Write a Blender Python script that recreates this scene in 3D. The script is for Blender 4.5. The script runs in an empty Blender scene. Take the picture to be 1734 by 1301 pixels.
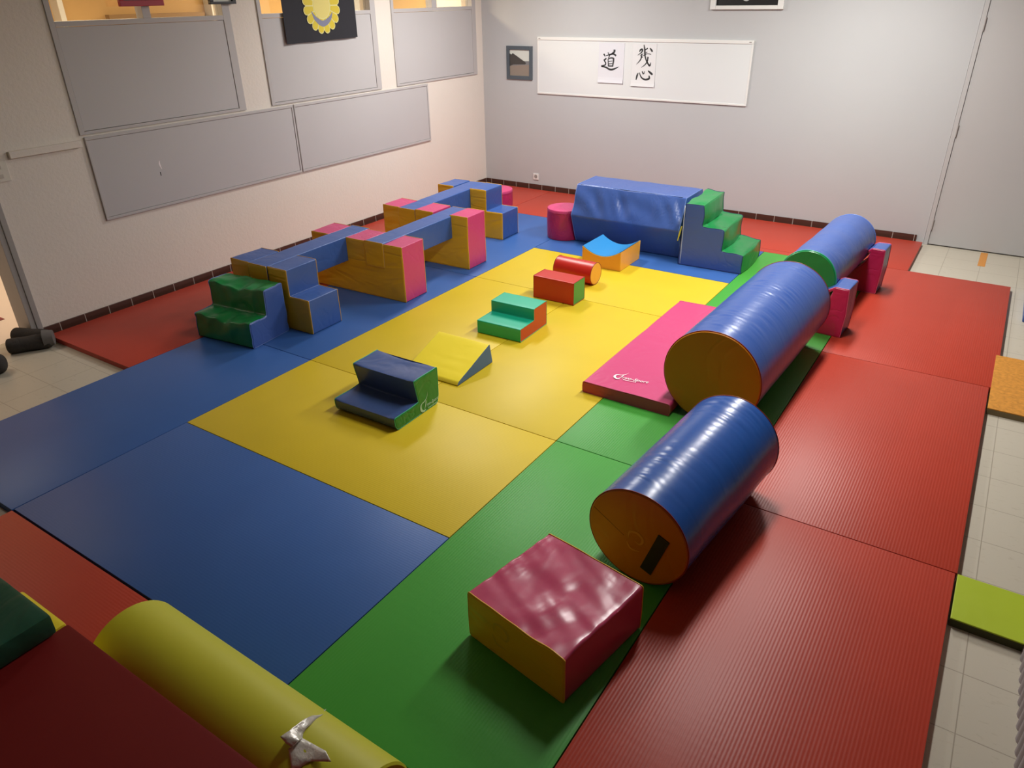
import bpy, bmesh, math, random
from mathutils import Vector, Matrix, noise
from mathutils.geometry import tessellate_polygon
C = bpy.context.scene.collection
PI = math.pi
ZT = 0.043          # things on the mats stand here
Z0 = 0.04            # top of the floor mats; the tiled floor is z = 0
UW, VW = -4.12, 6.2  # inner faces of the left wall and of the far wall
ZC = 2.95            # ceiling

# ------------------------------------------------------------------ camera
cam = bpy.data.objects.new('camera', bpy.data.cameras.new('camera')); C.objects.link(cam)
cam.data.sensor_width = 36; cam.data.lens = 25.724; cam.data.clip_start = .02
rx, dn, fw = ((0.836601, 0.547613, -0.014791), (0.246965, -0.401121, -0.882106), (-0.488986, 0.734318, -0.470819))
M = Matrix((rx, [-a for a in dn], [-a for a in fw])).transposed().to_4x4()
M.translation = (1.75408, -2.07968, 2.25850 + Z0)
cam.matrix_world = M
bpy.context.scene.camera = cam

# ------------------------------------------------------------------ world, exposure
w = bpy.data.worlds.new('world'); bpy.context.scene.world = w; w.use_nodes = True
w.node_tree.nodes['Background'].inputs[0].default_value = (.5, .55, .6, 1)
w.node_tree.nodes['Background'].inputs[1].default_value = .05
vs = bpy.context.scene.view_settings
vs.view_transform = 'Standard'; vs.look = 'None'; vs.exposure = 0.0; vs.gamma = 1.0; vs.use_curve_mapping = False

# ------------------------------------------------------------------ lamps of the room (fluorescent tubes) and of the corridor
def area(name, loc, sx, sy, power, col, spread=180):
    l = bpy.data.lights.new(name, 'AREA'); l.shape = 'RECTANGLE'; l.size = sx; l.size_y = sy; l.energy = power; l.color = col
    l.spread = math.radians(spread)
    o = bpy.data.objects.new(name, l); o.location = loc; C.objects.link(o); return o
FIX = [(0.42, 2.0, 66), (0.42, 4.4, 98), (-2.6, 4.4, 78)]
for fx, fy, pw in FIX:
    area('tube_light', (fx, fy, ZC - .105), .30, 1.25, pw, (1, .985, .95))
area('corridor_light', (-5.0, 1.6, 2.7), .3, 1.4, 30, (1, .78, .50))
area('corridor_light', (-5.0, 4.6, 2.7), .3, 1.6, 60, (1, .78, .50))
area('corridor_light', (-5.0, 7.8, 2.7), .3, 1.6, 90, (1, .80, .54))
area('corridor_light', (-5.1, -.5, 2.6), .5, .8, 18, (1, .86, .74))
# ------------------------------------------------------------------ materials
def mat(name, col, rough=.5, spec=.5, metal=0, coat=0):
    m = bpy.data.materials.new(name); m.use_nodes = True
    b = m.node_tree.nodes['Principled BSDF']
    b.inputs['Base Color'].default_value = (*col, 1); b.inputs['Roughness'].default_value = rough
    b.inputs['Specular IOR Level'].default_value = spec; b.inputs['Metallic'].default_value = metal
    b.inputs['Coat Weight'].default_value = coat; b.inputs['Coat Roughness'].default_value = .12
    return m
def N(m, t, **kw):
    n = m.node_tree.nodes.new(t)
    for k, v in kw.items(): setattr(n, k, v)
    return n
def L(m, a, b): m.node_tree.links.new(a, b)
def objco(m, scale=(1, 1, 1), rot=(0, 0, 0)):
    t = N(m, 'ShaderNodeTexCoord'); p = N(m, 'ShaderNodeMapping'); p.inputs['Scale'].default_value = scale; p.inputs['Rotation'].default_value = rot
    L(m, t.outputs['Object'], p.inputs['Vector']); return p.outputs[0]
def math_(m, op, a, b=None):
    n = N(m, 'ShaderNodeMath', operation=op)
    for i, v in enumerate((a, b)):
        if v is None: continue
        if isinstance(v, (int, float)): n.inputs[i].default_value = v
        else: L(m, v, n.inputs[i])
    return n.outputs[0]
def bump(m, height, strength, dist=.01, prev=None):
    b = N(m, 'ShaderNodeBump'); b.inputs['Strength'].default_value = strength; b.inputs['Distance'].default_value = dist
    L(m, height, b.inputs['Height'])
    if prev is not None: L(m, prev, b.inputs['Normal'])
    return b.outputs[0]
def setn(m, n): L(m, n, m.node_tree.nodes['Principled BSDF'].inputs['Normal'])
def noise_(m, vec, scale, detail=3, dist=0, rough=.5):
    n = N(m, 'ShaderNodeTexNoise'); n.inputs['Scale'].default_value = scale; n.inputs['Detail'].default_value = detail
    n.inputs['Distortion'].default_value = dist; n.inputs['Roughness'].default_value = rough
    L(m, vec, n.inputs['Vector']); return n.outputs['Fac']
def ridge(m, fac, width=.06):
    r = math_(m, 'ABSOLUTE', math_(m, 'SUBTRACT', fac, .5))
    mr = N(m, 'ShaderNodeMapRange'); mr.interpolation_type = 'SMOOTHSTEP'
    mr.inputs['From Min'].default_value = 0; mr.inputs['From Max'].default_value = width
    L(m, r, mr.inputs['Value']); return mr.outputs[0]
def vary(m, col, vec, scale=6, amt=.12):
    f = noise_(m, vec, scale, 4)
    mx = N(m, 'ShaderNodeMix', data_type='RGBA')
    mx.inputs[6].default_value = (*[c * (1 - amt) for c in col], 1); mx.inputs[7].default_value = (*[min(1, c * (1 + amt)) for c in col], 1)
    L(m, f, mx.inputs[0]); L(m, mx.outputs[2], m.node_tree.nodes['Principled BSDF'].inputs['Base Color'])
def vinyl(name, col, rough=.38, soft=.35, fold=.25, scale=5, stretch=(1, 1, 1), spec=.5, width=.05, rot=(0, 0, 0)):
    m = mat(name, col, rough, spec); v = objco(m, stretch, rot)
    n = bump(m, noise_(m, v, scale, 3, .6), soft, .02)
    if fold: n = bump(m, ridge(m, noise_(m, v, scale * .8, 2, 1.2), width), fold, .008, n)
    setn(m, n); return m
def tatami(name, col, rough=.41, rib=.12):
    m = mat(name, col, rough, .34); v = objco(m)
    vary(m, col, v, 3, .07)
    s = N(m, 'ShaderNodeSeparateXYZ'); L(m, v, s.inputs[0])
    st = math_(m, 'SINE', math_(m, 'MULTIPLY', s.outputs[0], 2 * PI / .0135))
    cr = math_(m, 'SINE', math_(m, 'MULTIPLY', s.outputs[1], 2 * PI / .045))
    h = math_(m, 'ADD', st, math_(m, 'MULTIPLY', cr, .15))
    h = math_(m, 'ADD', h, math_(m, 'MULTIPLY', noise_(m, v, 60, 3), 1.5))
    n = bump(m, h, rib, .0015)
    n = bump(m, noise_(m, v, 2.2, 2), .1, .02, n)
    setn(m, n); return m

YEL, BLU, GRN, RED = (.64, .47, .020), (.034, .108, .34), (.058, .33, .042), (.42, .041, .020)
T = {'yellow': tatami('mat_yellow', YEL, .45, .05), 'blue': tatami('mat_blue', BLU, .42, .045), 'green': tatami('mat_green', GRN, .42, .12), 'red': tatami('mat_red', RED)}
V = dict(
    yellow=vinyl('foam_yellow', (.82, .47, .018), .38, .75, .40, 2.2, (.55, 1, 2.6), .5, .07, (0, math.radians(-32), 0)),
    blue=vinyl('foam_blue', (.036, .098, .33), .36, .25, .12, 4),
    bluering=vinyl('foam_blue_creased', (.034, .090, .33), .30, .09, .05, 1.2, (1.4, 7, 1.4), .5, .16),
    bluedeep=vinyl('foam_blue_shiny', (.014, .080, .33), .27, .09, .05, 1.2, (1.6, 8, 1.6), .5, .16),
    bluesmooth=vinyl('foam_blue_smooth', (.045, .098, .33), .33, .35, .10, 3.0, (1.2, 3, 1.2)),
    navy=vinyl('foam_navy', (.060, .105, .27), .27, .4, .12, 4, (1, 1, 1), .5, .12),
    pink=vinyl('foam_pink', (.56, .05, .17), .4, .25, .15, 4),
    pinkshiny=vinyl('foam_pink_wrinkled', (.48, .05, .125), .27, .28, .12, 2.6, (1.8, .8, 1), .6, .2),
    crimson=vinyl('foam_crimson', (.46, .018, .09), .35, .4, .2, 6),
    green=vinyl('foam_green', (.006, .21, .05), .3, .35, .10, 4, (1, 1, 1), .5, .1),
    greendark=vinyl('foam_green_panel', (.010, .19, .03), .24, .3, .2, 5),
    teal=vinyl('foam_teal', (.008, .40, .24), .4, .12, 0, 4),
    red=vinyl('foam_red', (.50, .018, .010), .36, .12, 0, 4),
    orangered=vinyl('foam_orange_red', (.46, .04, .012), .4, .1, 0, 4),
    meadow=vinyl('foam_meadow_green', (.035, .25, .05), .4, .1, 0, 4),
    amber=vinyl('foam_amber', (.80, .36, .04), .4, .12, 0, 4),
    orange=vinyl('foam_orange', (.58, .19, .006), .38, .3, .15, 3),
    lemon=vinyl('foam_lemon', (.92, .74, .035), .42, .15, 0, 5),
    sky=vinyl('foam_sky_blue', (.03, .25, .58), .42, .12, 0, 4),
    slate=vinyl('foam_slate_blue', (.045, .12, .25), .45, .1, 0, 4),
    lime=vinyl('foam_lime', (.50, .49, .022), .48, .25, 0, 2),
    dimred=vinyl('foam_red_dimmed', (.17, .006, .005), .65, .1, 0, 3, spec=.25),  # red vinyl with the dimness of its corner put into the colour
)
P = dict(yellow=mat('piping_yellow', (.80, .45, .05), .4), blue=mat('piping_blue', (.12, .20, .50), .35), dark=mat('piping_dark', (.02, .03, .06), .4),
         pink=mat('piping_pink', (.62, .10, .22), .4), green=mat('piping_green', (.03, .40, .20), .35), red=mat('piping_red', (.30, .012, .012), .4),
         brown=mat('piping_brown', (.25, .02, .01), .4), navy=mat('piping_navy', (.02, .03, .10), .4))
M_pale = mat('print_pale_green', (.42, .62, .42), .5)
M_white = mat('print_white', (.85, .80, .80), .5)
M_ink = mat('ink_black', (.02, .02, .022), .7)

# ------------------------------------------------------------------ object helpers
def tag(o, label=None, cat=None, group=None, kind=None):
    if label: o['label'] = label
    if cat: o['category'] = cat
    if group: o['group'] = group
    if kind: o['kind'] = kind
    return o
def link(name, bm, m, parent=None, smooth=None):
    me = bpy.data.meshes.new(name); bm.normal_update(); bm.to_mesh(me); bm.free()
    for k in (m if isinstance(m, (list, tuple)) else [m]): me.materials.append(k)
    if smooth is not None:
        me.polygons.foreach_set('use_smooth', [True] * len(me.polygons)); me.set_sharp_from_angle(angle=math.radians(smooth))
    o = bpy.data.objects.new(name, me); C.objects.link(o)
    if parent: o.parent = parent
    return o
def thing(name, loc, rz, label, cat, group=None):
    o = bpy.data.objects.new(name, None); o.empty_display_size = .1; C.objects.link(o)
    o.location = loc; o.rotation_euler = (0, 0, rz); return tag(o, label, cat, group)
def box(bm, x0, x1, y0, y1, z0, z1, bev=0, mi=0):
    vs = [bm.verts.new((x, y, z)) for x in (x0, x1) for y in (y0, y1) for z in (z0, z1)]
    fs = [bm.faces.new([vs[i] for i in q]) for q in ((0, 1, 3, 2), (4, 6, 7, 5), (0, 4, 5, 1), (2, 3, 7, 6), (0, 2, 6, 4), (1, 5, 7, 3))]
    for f in fs: f.material_index = mi
    if bev:
        es = list({e for f in fs for e in f.edges})
        bmesh.ops.bevel(bm, geom=es, offset=bev, segments=2, affect='EDGES', profile=.6)
    return bm
def bx(x0, x1, y0, y1, z0, z1, bev=0): return box(bmesh.new(), x0, x1, y0, y1, z0, z1, bev)
def tube(bm, pts, r, n=8, closed=False, ref=(0, 0, 1)):
    pts = [Vector(p) for p in pts]; k = len(pts); rings = []
    for i, p in enumerate(pts):
        a, b = (pts[i - 1], pts[(i + 1) % k]) if closed else (pts[max(i - 1, 0)], pts[min(i + 1, k - 1)])
        t = (b - a).normalized(); u = t.cross(Vector(ref))
        if u.length < .05: u = t.cross(Vector((0, 1, 0)))
        u.normalize(); q = t.cross(u)
        rr = r[i] if isinstance(r, (list, tuple)) else r
        rings.append([bm.verts.new(p + rr * (math.cos(2 * PI * j / n) * u + math.sin(2 * PI * j / n) * q)) for j in range(n)])
    for i in range(k if closed else k - 1):
        A, B = rings[i], rings[(i + 1) % k]
        for j in range(n): bm.faces.new((A[j], A[(j + 1) % n], B[(j + 1) % n], B[j]))
    if not closed: bm.faces.new(rings[0]); bm.faces.new(list(reversed(rings[-1])))
    bmesh.ops.recalc_face_normals(bm, faces=bm.faces[:]); return bm
def spline(pts, n=8):
    out = []; P_ = [pts[0]] + list(pts) + [pts[-1]]
    for i in range(1, len(P_) - 2):
        for s in range(n):
            t = s / n; a, b, c, d = P_[i - 1:i + 3]
            out.append(tuple(.5 * (2 * b[k] + (c[k] - a[k]) * t + (2 * a[k] - 5 * b[k] + 4 * c[k] - d[k]) * t * t + (3 * b[k] - a[k] - 3 * c[k] + d[k]) * t ** 3) for k in range(len(b))))
    out.append(tuple(pts[-1])); return out
def stroke(bm, pts, ws, place, th=.0012):
    """a brush stroke of varying width in a plane; place(a, b, h) gives the 3-D point"""
    q = spline([(*p, w_) for p, w_ in zip(pts, ws)], 7); n = len(q); L_, R_ = [], []
    for i, (a, b, w_) in enumerate(q):
        a0, b0 = q[max(i - 1, 0)][:2]; a1, b1 = q[min(i + 1, n - 1)][:2]; d = math.hypot(a1 - a0, b1 - b0) or 1
        nx, ny = -(b1 - b0) / d, (a1 - a0) / d; h = max(w_, .0006) / 2
        L_.append((a + nx * h, b + ny * h)); R_.append((a - nx * h, b - ny * h))
    rows = [[bm.verts.new(place(x, y, hh)) for x, y, hh in ((*l, 0), (*l, th), (*r, th), (*r, 0))] for l, r in zip(L_, R_)]
    for A, B in zip(rows, rows[1:]):
        for j in range(4): bm.faces.new((A[j], A[(j + 1) % 4], B[(j + 1) % 4], B[j]))
    bm.faces.new(rows[0]); bm.faces.new(list(reversed(rows[-1])))
    bmesh.ops.recalc_face_normals(bm, faces=bm.faces[:])

# ------------------------------------------------------------------ foam shapes: a profile in x-z pulled along y
def fillet(poly, r, seg, nf=4):
    """round the corners of a closed polygon and cut its edges to about seg"""
    n = len(poly); out = []
    rs = r if isinstance(r, (list, tuple)) else [r] * n
    corners = []
    for i in range(n):
        p, a, b = Vector(poly[i]), Vector(poly[i - 1]), Vector(poly[(i + 1) % n]); d1, d2 = (a - p), (b - p)
        rr = min(rs[i], d1.length * .45, d2.length * .45)
        if rr < 1e-5: corners.append([p]); continue
        s, e = p + d1.normalized() * rr, p + d2.normalized() * rr
        corners.append([(1 - t) ** 2 * s + 2 * t * (1 - t) * p + t * t * e for t in [k / nf for k in range(nf + 1)]])
    for i in range(n):
        out += corners[i]; a, b = corners[i][-1], corners[(i + 1) % n][0]; k = int((b - a).length / seg)
        out += [a.lerp(b, j / (k + 1)) for j in range(1, k + 1)]
    return [(p.x, p.y) for p in out]
def circle(R, n=56, rz=None): return [(R * math.cos(2 * PI * i / n), (rz or R) * (1 + math.sin(2 * PI * i / n))) for i in range(n)]
def normals(pr):
    n = len(pr); o = []
    for i in range(n):
        a, b = pr[i - 1], pr[(i + 1) % n]; d = math.hypot(b[0] - a[0], b[1] - a[1]) or 1
        o.append(((b[1] - a[1]) / d, -(b[0] - a[0]) / d))
    return o
def cap(bm, vs):
    for a, b, c in tessellate_polygon([[Vector((v.co.x, v.co.z, 0)) for v in vs]]):
        try: bm.faces.new((vs[a], vs[b], vs[c]))
        except ValueError: pass
def foam(parent, pr, depth, body, end, pipe=None, amp=.004, freq=5, ny=None, seed=0, warp=None, ends=('end_panel', 'end_panel'), pr2=None, pr_r=.0026, fit=60, puff=.004, skew=None):
    """pr: counter-clockwise profile (x, z); the strip is the body, the two caps are panels of their own"""
    ny = ny or max(2, int(depth / .04)); nr = normals(pr); off = Vector((seed * 7.3, seed * 3.1, seed * 1.7))
    def pos(i, y):
        x, z = pr[i]
        if pr2: t = y / depth; x, z = x * (1 - t) + pr2[i][0] * t, z * (1 - t) + pr2[i][1] * t
        p = Vector((x, y, z))
        a = amp * noise.noise(p * freq + off) * max(0, min(1, z / .05))
        p += a * Vector((nr[i][0], 0, nr[i][1]))
        if warp: p = warp(p, Vector((nr[i][0], 0, nr[i][1])))
        if skew: p = skew(p)
        p.z = max(p.z, 0); return p
    bm = bmesh.new(); rows = [[bm.verts.new(pos(i, depth * j / ny)) for i in range(len(pr))] for j in range(ny + 1)]
    n = len(pr)
    for A, B in zip(rows, rows[1:]):
        for i in range(n): bm.faces.new((A[i], A[(i + 1) % n], B[(i + 1) % n], B[i]))
    cap(bm, rows[0]); cap(bm, rows[-1])
    bmesh.ops.recalc_face_normals(bm, faces=bm.faces[:])
    link('body', bm, body, parent, fit)
    for y, s, nm in ((0, -1, ends[0]), (depth, 1, ends[1])):
        rim = [pos(i, y) for i in range(n)]; bm = bmesh.new(); pf = puff * (1 if len(rim) else 1)
        rr = [[bm.verts.new(rim[i] + Vector((-ins * nr[i][0], s * dy, -ins * nr[i][1]))) for i in range(n)] for ins, dy in ((.0005, -.003), (.0, .0005), (.007, pf))]
        for A, B in zip(rr, rr[1:]):
            for i in range(n): bm.faces.new((A[i], A[(i + 1) % n], B[(i + 1) % n], B[i]))
        cap(bm, rr[-1]); cap(bm, rr[0])
        bmesh.ops.recalc_face_normals(bm, faces=bm.faces[:])
        en = end if not isinstance(end, tuple) else end[s > 0]; pp = pipe if not isinstance(pipe, tuple) else pipe[s > 0]
        e = link(nm, bm, en, parent)
        if pp:
            bm = bmesh.new(); tube(bm, [p + Vector((0, s * .0005, 0)) for p in rim], pr_r, 6, True, (0, 1, 0)); link('piping', bm, pp, e, 180)
    return parent
def curve_text(txt, size, m, parent, mw, shear=.25, name='lettering'):
    cu = bpy.data.curves.new('t', 'FONT'); cu.body = txt; cu.size = size; cu.shear = shear; cu.extrude = .0006; cu.offset = .0003
    o = bpy.data.objects.new('t', cu); C.objects.link(o); dg = bpy.context.evaluated_depsgraph_get()
    me = bpy.data.meshes.new_from_object(o.evaluated_get(dg)); bpy.data.objects.remove(o); bpy.data.curves.remove(cu)
    me.transform(mw); me.materials.clear(); me.materials.append(m); me.name = name
    q = bpy.data.objects.new(name, me); C.objects.link(q); q.parent = parent; return q
# ------------------------------------------------------------------ the room
def wallmat(name, col, rough=.75, grain=.25, sc=60):
    m = mat(name, col, rough, .3); v = objco(m); vary(m, col, v, 1.5, .03)
    setn(m, bump(m, noise_(m, v, sc, 4), grain, .004)); return m
W_cream = wallmat('wall_cream', (.74, .68, .61), .7, .5, 45)
W_grey = wallmat('wall_grey', (.48, .485, .49), .6, .12, 90)
W_panel = wallmat('panel_grey', (.49, .475, .475), .45, .05, 30)
W_frame = wallmat('frame_grey', (.48, .46, .455), .45, .02, 30)
W_door = wallmat('door_grey', (.47, .46, .455), .5, .05, 40)
W_ceil = wallmat('ceiling_white', (.56, .55, .53), .9, .3, 40)
W_hall = wallmat('hall_ochre', (.62, .40, .17), .7, .2, 40)
W_hallfloor = wallmat('hall_floor', (.80, .70, .64), .35, .05, 20)
W_drab = wallmat('wall_drab', (.18, .155, .13), .8, .3, 40)
W_brown = mat('hall_brown', (.30, .18, .07), .6)
W_white = mat('paint_white', (.74, .735, .71), .45)
W_steel = wallmat('steel_grey', (.36, .34, .325), .35, .02, 20)
W_dark = mat('dark_line', (.05, .045, .04), .6)

def tile_floor():
    m = mat('floor_tiles', (.52, .475, .385), .38, .4); v = objco(m)
    s = N(m, 'ShaderNodeSeparateXYZ'); L(m, v, s.inputs[0]); ds = []
    for ax, o in ((0, 0.0), (1, .15)):
        f = math_(m, 'PINGPONG', math_(m, 'ADD', s.outputs[ax], o + 30), .15)
        ds.append(f)
    d = math_(m, 'MINIMUM', ds[0], ds[1])
    ln = N(m, 'ShaderNodeMapRange'); ln.inputs['From Min'].default_value = .0012; ln.inputs['From Max'].default_value = .0028; L(m, d, ln.inputs['Value'])
    fl = N(m, 'ShaderNodeMapRange'); fl.inputs['From Min'].default_value = .60; fl.inputs['From Max'].default_value = .72
    L(m, noise_(m, objco(m, (5, 16, 1)), 3, 4, .5, .65), fl.inputs['Value'])
    mx = N(m, 'ShaderNodeMix', data_type='RGBA'); mx.inputs[6].default_value = (.52, .475, .385, 1); mx.inputs[7].default_value = (.36, .31, .23, 1)
    L(m, math_(m, 'MULTIPLY', fl.outputs[0], .55), mx.inputs[0])
    m2 = N(m, 'ShaderNodeMix', data_type='RGBA'); m2.inputs[6].default_value = (.33, .29, .23, 1)
    L(m, ln.outputs[0], m2.inputs[0]); L(m, mx.outputs[2], m2.inputs[7])
    L(m, m2.outputs[2], m.node_tree.nodes['Principled BSDF'].inputs['Base Color']); return m
def skirt(name, axis):
    m = mat(name, (.07, .028, .02), .3, .5); v = objco(m); s = N(m, 'ShaderNodeSeparateXYZ'); L(m, v, s.inputs[0])
    f = math_(m, 'PINGPONG', math_(m, 'ADD', s.outputs[axis], 20.03), .1)
    r = N(m, 'ShaderNodeMapRange'); r.inputs['From Min'].default_value = .002; r.inputs['From Max'].default_value = .0035; L(m, f, r.inputs['Value'])
    mx = N(m, 'ShaderNodeMix', data_type='RGBA'); mx.inputs[6].default_value = (.42, .36, .32, 1); mx.inputs[7].default_value = (.07, .028, .02, 1)
    L(m, r.outputs[0], mx.inputs[0]); L(m, mx.outputs[2], m.node_tree.nodes['Principled BSDF'].inputs['Base Color']); return m

def struct(name, bm, m, parent=None, smooth=None):
    o = link(name, bm, m, parent, smooth)
    if not parent: o['kind'] = 'structure'
    return o
XR, YN = 5.5, -7.0
struct('floor', bx(-4.3, XR + .15, YN - .15, 6.3, -.1, 0), tile_floor())
bm = bmesh.new(); box(bm, -6.3, -4.3, -3.4, 10.5, -.1, 0); struct('floor_corridor', bm, W_hallfloor)
struct('ceiling', bx(-6.3, XR + .15, YN - .15, 6.4, ZC, ZC + .1), W_ceil)
struct('ceiling_corridor', bx(-6.3, -4.12, 6.4, 10.5, ZC, ZC + .1), W_ceil)
# far wall: opening for the door on its right
DX0, DX1, DZ = 1.262, 2.50, 2.30
bm = bmesh.new(); box(bm, -4.32, DX0, VW, VW + .15, 0, ZC); box(bm, DX1, XR + .15, VW, VW + .15, 0, ZC); box(bm, DX0, DX1, VW, VW + .15, DZ, ZC)
struct('wall_far', bm, W_grey)
struct('wall_right', bx(XR, XR + .15, YN, VW, 0, ZC), W_drab)
struct('wall_near', bx(-4.12, XR, YN - .15, YN, 0, ZC), W_drab)
# left wall: opening for the doorway and three glazed units
WIN = [(.93, 2.468), (2.763, 4.278), (4.527, 6.057)]; WZ0, WZ1 = 1.405, 2.80
DY0, DY1 = -.95, .17
bm = bmesh.new(); X0, X1 = UW - .2, UW
box(bm, X0, X1, YN, DY0, 0, ZC); box(bm, X0, X1, DY0, DY1, 2.15, ZC); box(bm, X0, X1, DY1, VW + .15, 0, WZ0); box(bm, X0, X1, DY1, VW + .15, WZ1, ZC)
edges = [DY1] + [e for w_ in WIN for e in w_] + [VW + .15]
for a, b in zip(edges[0::2], edges[1::2]): box(bm, X0, X1, a, b, WZ0, WZ1)
struct('wall_left', bm, W_cream)
struct('wall_corridor', bx(-6.3, -6.15, -3.4, 10.5, 0, ZC), W_hall)
struct('wall_corridor_end', bx(-6.15, -4.32, 10.3, 10.5, 0, ZC), W_hall)
struct('wall_corridor_near', bx(-6.15, -4.32, -3.4, -3.3, 0, ZC), W_hall)
struct('baseboard_corridor', bx(-6.15, -6.12, -3.3, 10.3, 0, .9), W_white)
bm = bmesh.new(); box(bm, -6.15, -6.08, 2.55, 3.66, 0, 2.17); struct('trim_1', bm, W_brown)
bm = bmesh.new(); box(bm, -6.15, -6.02, 2.04, 2.09, .9, ZC); box(bm, -6.15, -6.02, 3.72, 3.79, .9, ZC); box(bm, -6.15, -6.04, 5.95, 6.2, .9, ZC); box(bm, -6.15, -6.04, 7.65, 8.6, .9, ZC); struct('trim_2', bm, W_white)  # white uprights stand in for bright patches behind the glass
struct('trim_3', bx(-5.6, -4.80, .215, .265, 0, .004), mat('maroon_strip', (.22, .03, .04), .5))

pane_m = bpy.data.materials.new('pane_glass'); pane_m.use_nodes = True
nt = pane_m.node_tree; nt.nodes.remove(nt.nodes['Principled BSDF'])
tr, gl, mx = nt.nodes.new('ShaderNodeBsdfTransparent'), nt.nodes.new('ShaderNodeBsdfGlossy'), nt.nodes.new('ShaderNodeMixShader')
gl.inputs['Roughness'].default_value = .02; tr.inputs[0].default_value = (.96, .97, .96, 1)
mx.inputs[0].default_value = .06; nt.links.new(tr.outputs[0], mx.inputs[1]); nt.links.new(gl.outputs[0], mx.inputs[2])
nt.links.new(mx.outputs[0], nt.nodes['Material Output'].inputs['Surface'])

GZ = 2.172
MUL = [(1.66, 1.727), (3.45, 3.52), (5.22, 5.31)]
for i, ((a, b), (m0, m1)) in enumerate(zip(WIN, MUL)):
    wdw = bpy.data.objects.new('window_%d' % (i + 1), None); C.objects.link(wdw); wdw.location = (UW, 0, 0); wdw['kind'] = 'structure'
    g0, g1 = a + .04, b - .075
    bm = bmesh.new()
    for q in ((-.08, .012, a, g0, WZ0, WZ1), (-.08, .012, g1, b, WZ0, WZ1), (-.08, .012, g0, g1, GZ - .035, GZ), (-.08, .012, g0, g1, WZ1 - .06, WZ1), (-.08, .012, g0, g1, WZ0, WZ0 + .022)): box(bm, *q, .002)
    link('frame', bm, W_frame, wdw)
    link('mullion', bx(-.08, .010, m0, m1, GZ, WZ1 - .06, .002), W_frame, wdw)
    link('panel', bx(-.06, .007, g0 + .003, g1 - .003, WZ0 + .026, GZ - .038), W_panel, wdw)
    for p0, p1 in ((g0, m0), (m1, g1)): link('pane', bx(-.05, -.046, p0, p1, GZ, WZ1 - .06), pane_m, wdw)

# grey panels screwed to the wall below the windows
for y0, y1, lab in ((.952, 3.0, 'long grey wall panel below the windows, the one nearer the doorway, with a white scratch'), (3.012, 5.05, 'long grey wall panel below the windows, the one nearer the far corner')):
    p = thing('wall_panel', (UW, y0, .752), 0, lab, 'wall panel', 'grey panels below the windows'); ln = y1 - y0
    link('board', bx(.001, .012, .02, ln - .02, .025, .610), W_panel, p)
    bm = bmesh.new()
    for q in ((.001, .018, 0, ln, 0, .022), (.001, .018, 0, ln, .612, .636), (.001, .018, 0, .018, .022, .612), (.001, .018, ln - .018, ln, .022, .612)): box(bm, *q, .003)
    link('frame', bm, W_frame, p)
    if y0 < 1:
        bm = bmesh.new(); stroke(bm, [(.56, .37), (.555, .34), (.565, .30)], [.004, .012, .004], lambda a, b, h: (.012 + h, a, b), .0006); link('scratch', bm, M_white, p)
        bm = bmesh.new(); stroke(bm, [(.545, .28), (.545, .25)], [.008, .008], lambda a, b, h: (.012 + h, a, b), .0006); link('scuff', bm, W_dark, p)

# baseboards
struct('baseboard_far', bx(-4.105, 1.19, VW - .012, VW, 0, .087, .002), skirt('skirting_far', 0))
struct('baseboard_left', bx(UW, UW + .015, .24, VW - .012, 0, .087, .002), skirt('skirting_left', 1))
# doorway on the left: steel frame
bm = bmesh.new(); box(bm, UW - .2, UW + .012, .165, .205, 0, 2.15, .003); box(bm, UW - .03, UW + .02, .205, .245, 0, 2.15, .004); box(bm, UW - .2, UW + .012, DY0, DY0 + .04, 0, 2.15, .003); box(bm, UW - .2, UW + .012, DY0, .205, 2.11, 2.15)
struct('trim_4', bm, W_steel)
# door on the far wall
dr = bpy.data.objects.new('door_1', None); C.objects.link(dr); dr['kind'] = 'structure'; dr.location = (0, VW, 0)
link('leaf', bx(1.305, 2.46, .004, .045, .012, DZ - .045, .002), W_door, dr)
bm = bmesh.new(); box(bm, 1.264, 1.302, -.006, .1, 0, DZ, .003); box(bm, 2.463, 2.498, -.006, .1, 0, DZ, .003); box(bm, 1.302, 2.463, -.006, .1, DZ - .042, DZ - .002)
link('frame', bm, W_door, dr)
for z in (.21, 1.10, 2.0):
    bm = bmesh.new(); tube(bm, [(1.303, -.007, z - .055), (1.303, -.007, z + .055)], .006, 8); link('hinge', bm, W_steel, dr, 40)

# small fittings
t = thing('socket', (-3.325, VW, .145 + Z0), 0, 'white wall socket on the grey far wall above the brown skirting', 'socket')
link('plate', bx(-.040, .040, -.010, 0, -.04, .04, .004), W_white, t)
bm = bmesh.new(); bmesh.ops.create_cone(bm, cap_ends=True, segments=24, radius1=.022, radius2=.022, depth=.004, matrix=Matrix.Translation((0, -.0115, .004)) @ Matrix.Rotation(PI / 2, 4, 'X')); link('recess_shade', bm, mat('socket_shade', (.30, .29, .27), .5), t)  # grey disc, shade of the socket hollow put into its colour
t = thing('light_switch', (UW, .31, 1.21 + Z0), 0, 'cream double switch plate on the left wall beside the doorway', 'switch')
link('plate', bx(0, .010, -.06, .062, -.07, .07, .004), wallmat('switch_cream', (.70, .66, .58), .5, 0), t)
for z in (-.03, .03): link('rocker', bx(.010, .016, -.016, .016, z - .013, z + .013, .003), wallmat('rocker_cream', (.55, .50, .43), .4, 0), t)
t = tag(link('cable_trunking', bx(UW, UW + .028, .40, .915, 1.285 + Z0, 1.332 + Z0, .003), W_cream), 'short cream cable trunking fixed to the left wall above the switch plate', 'trunking')
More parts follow.
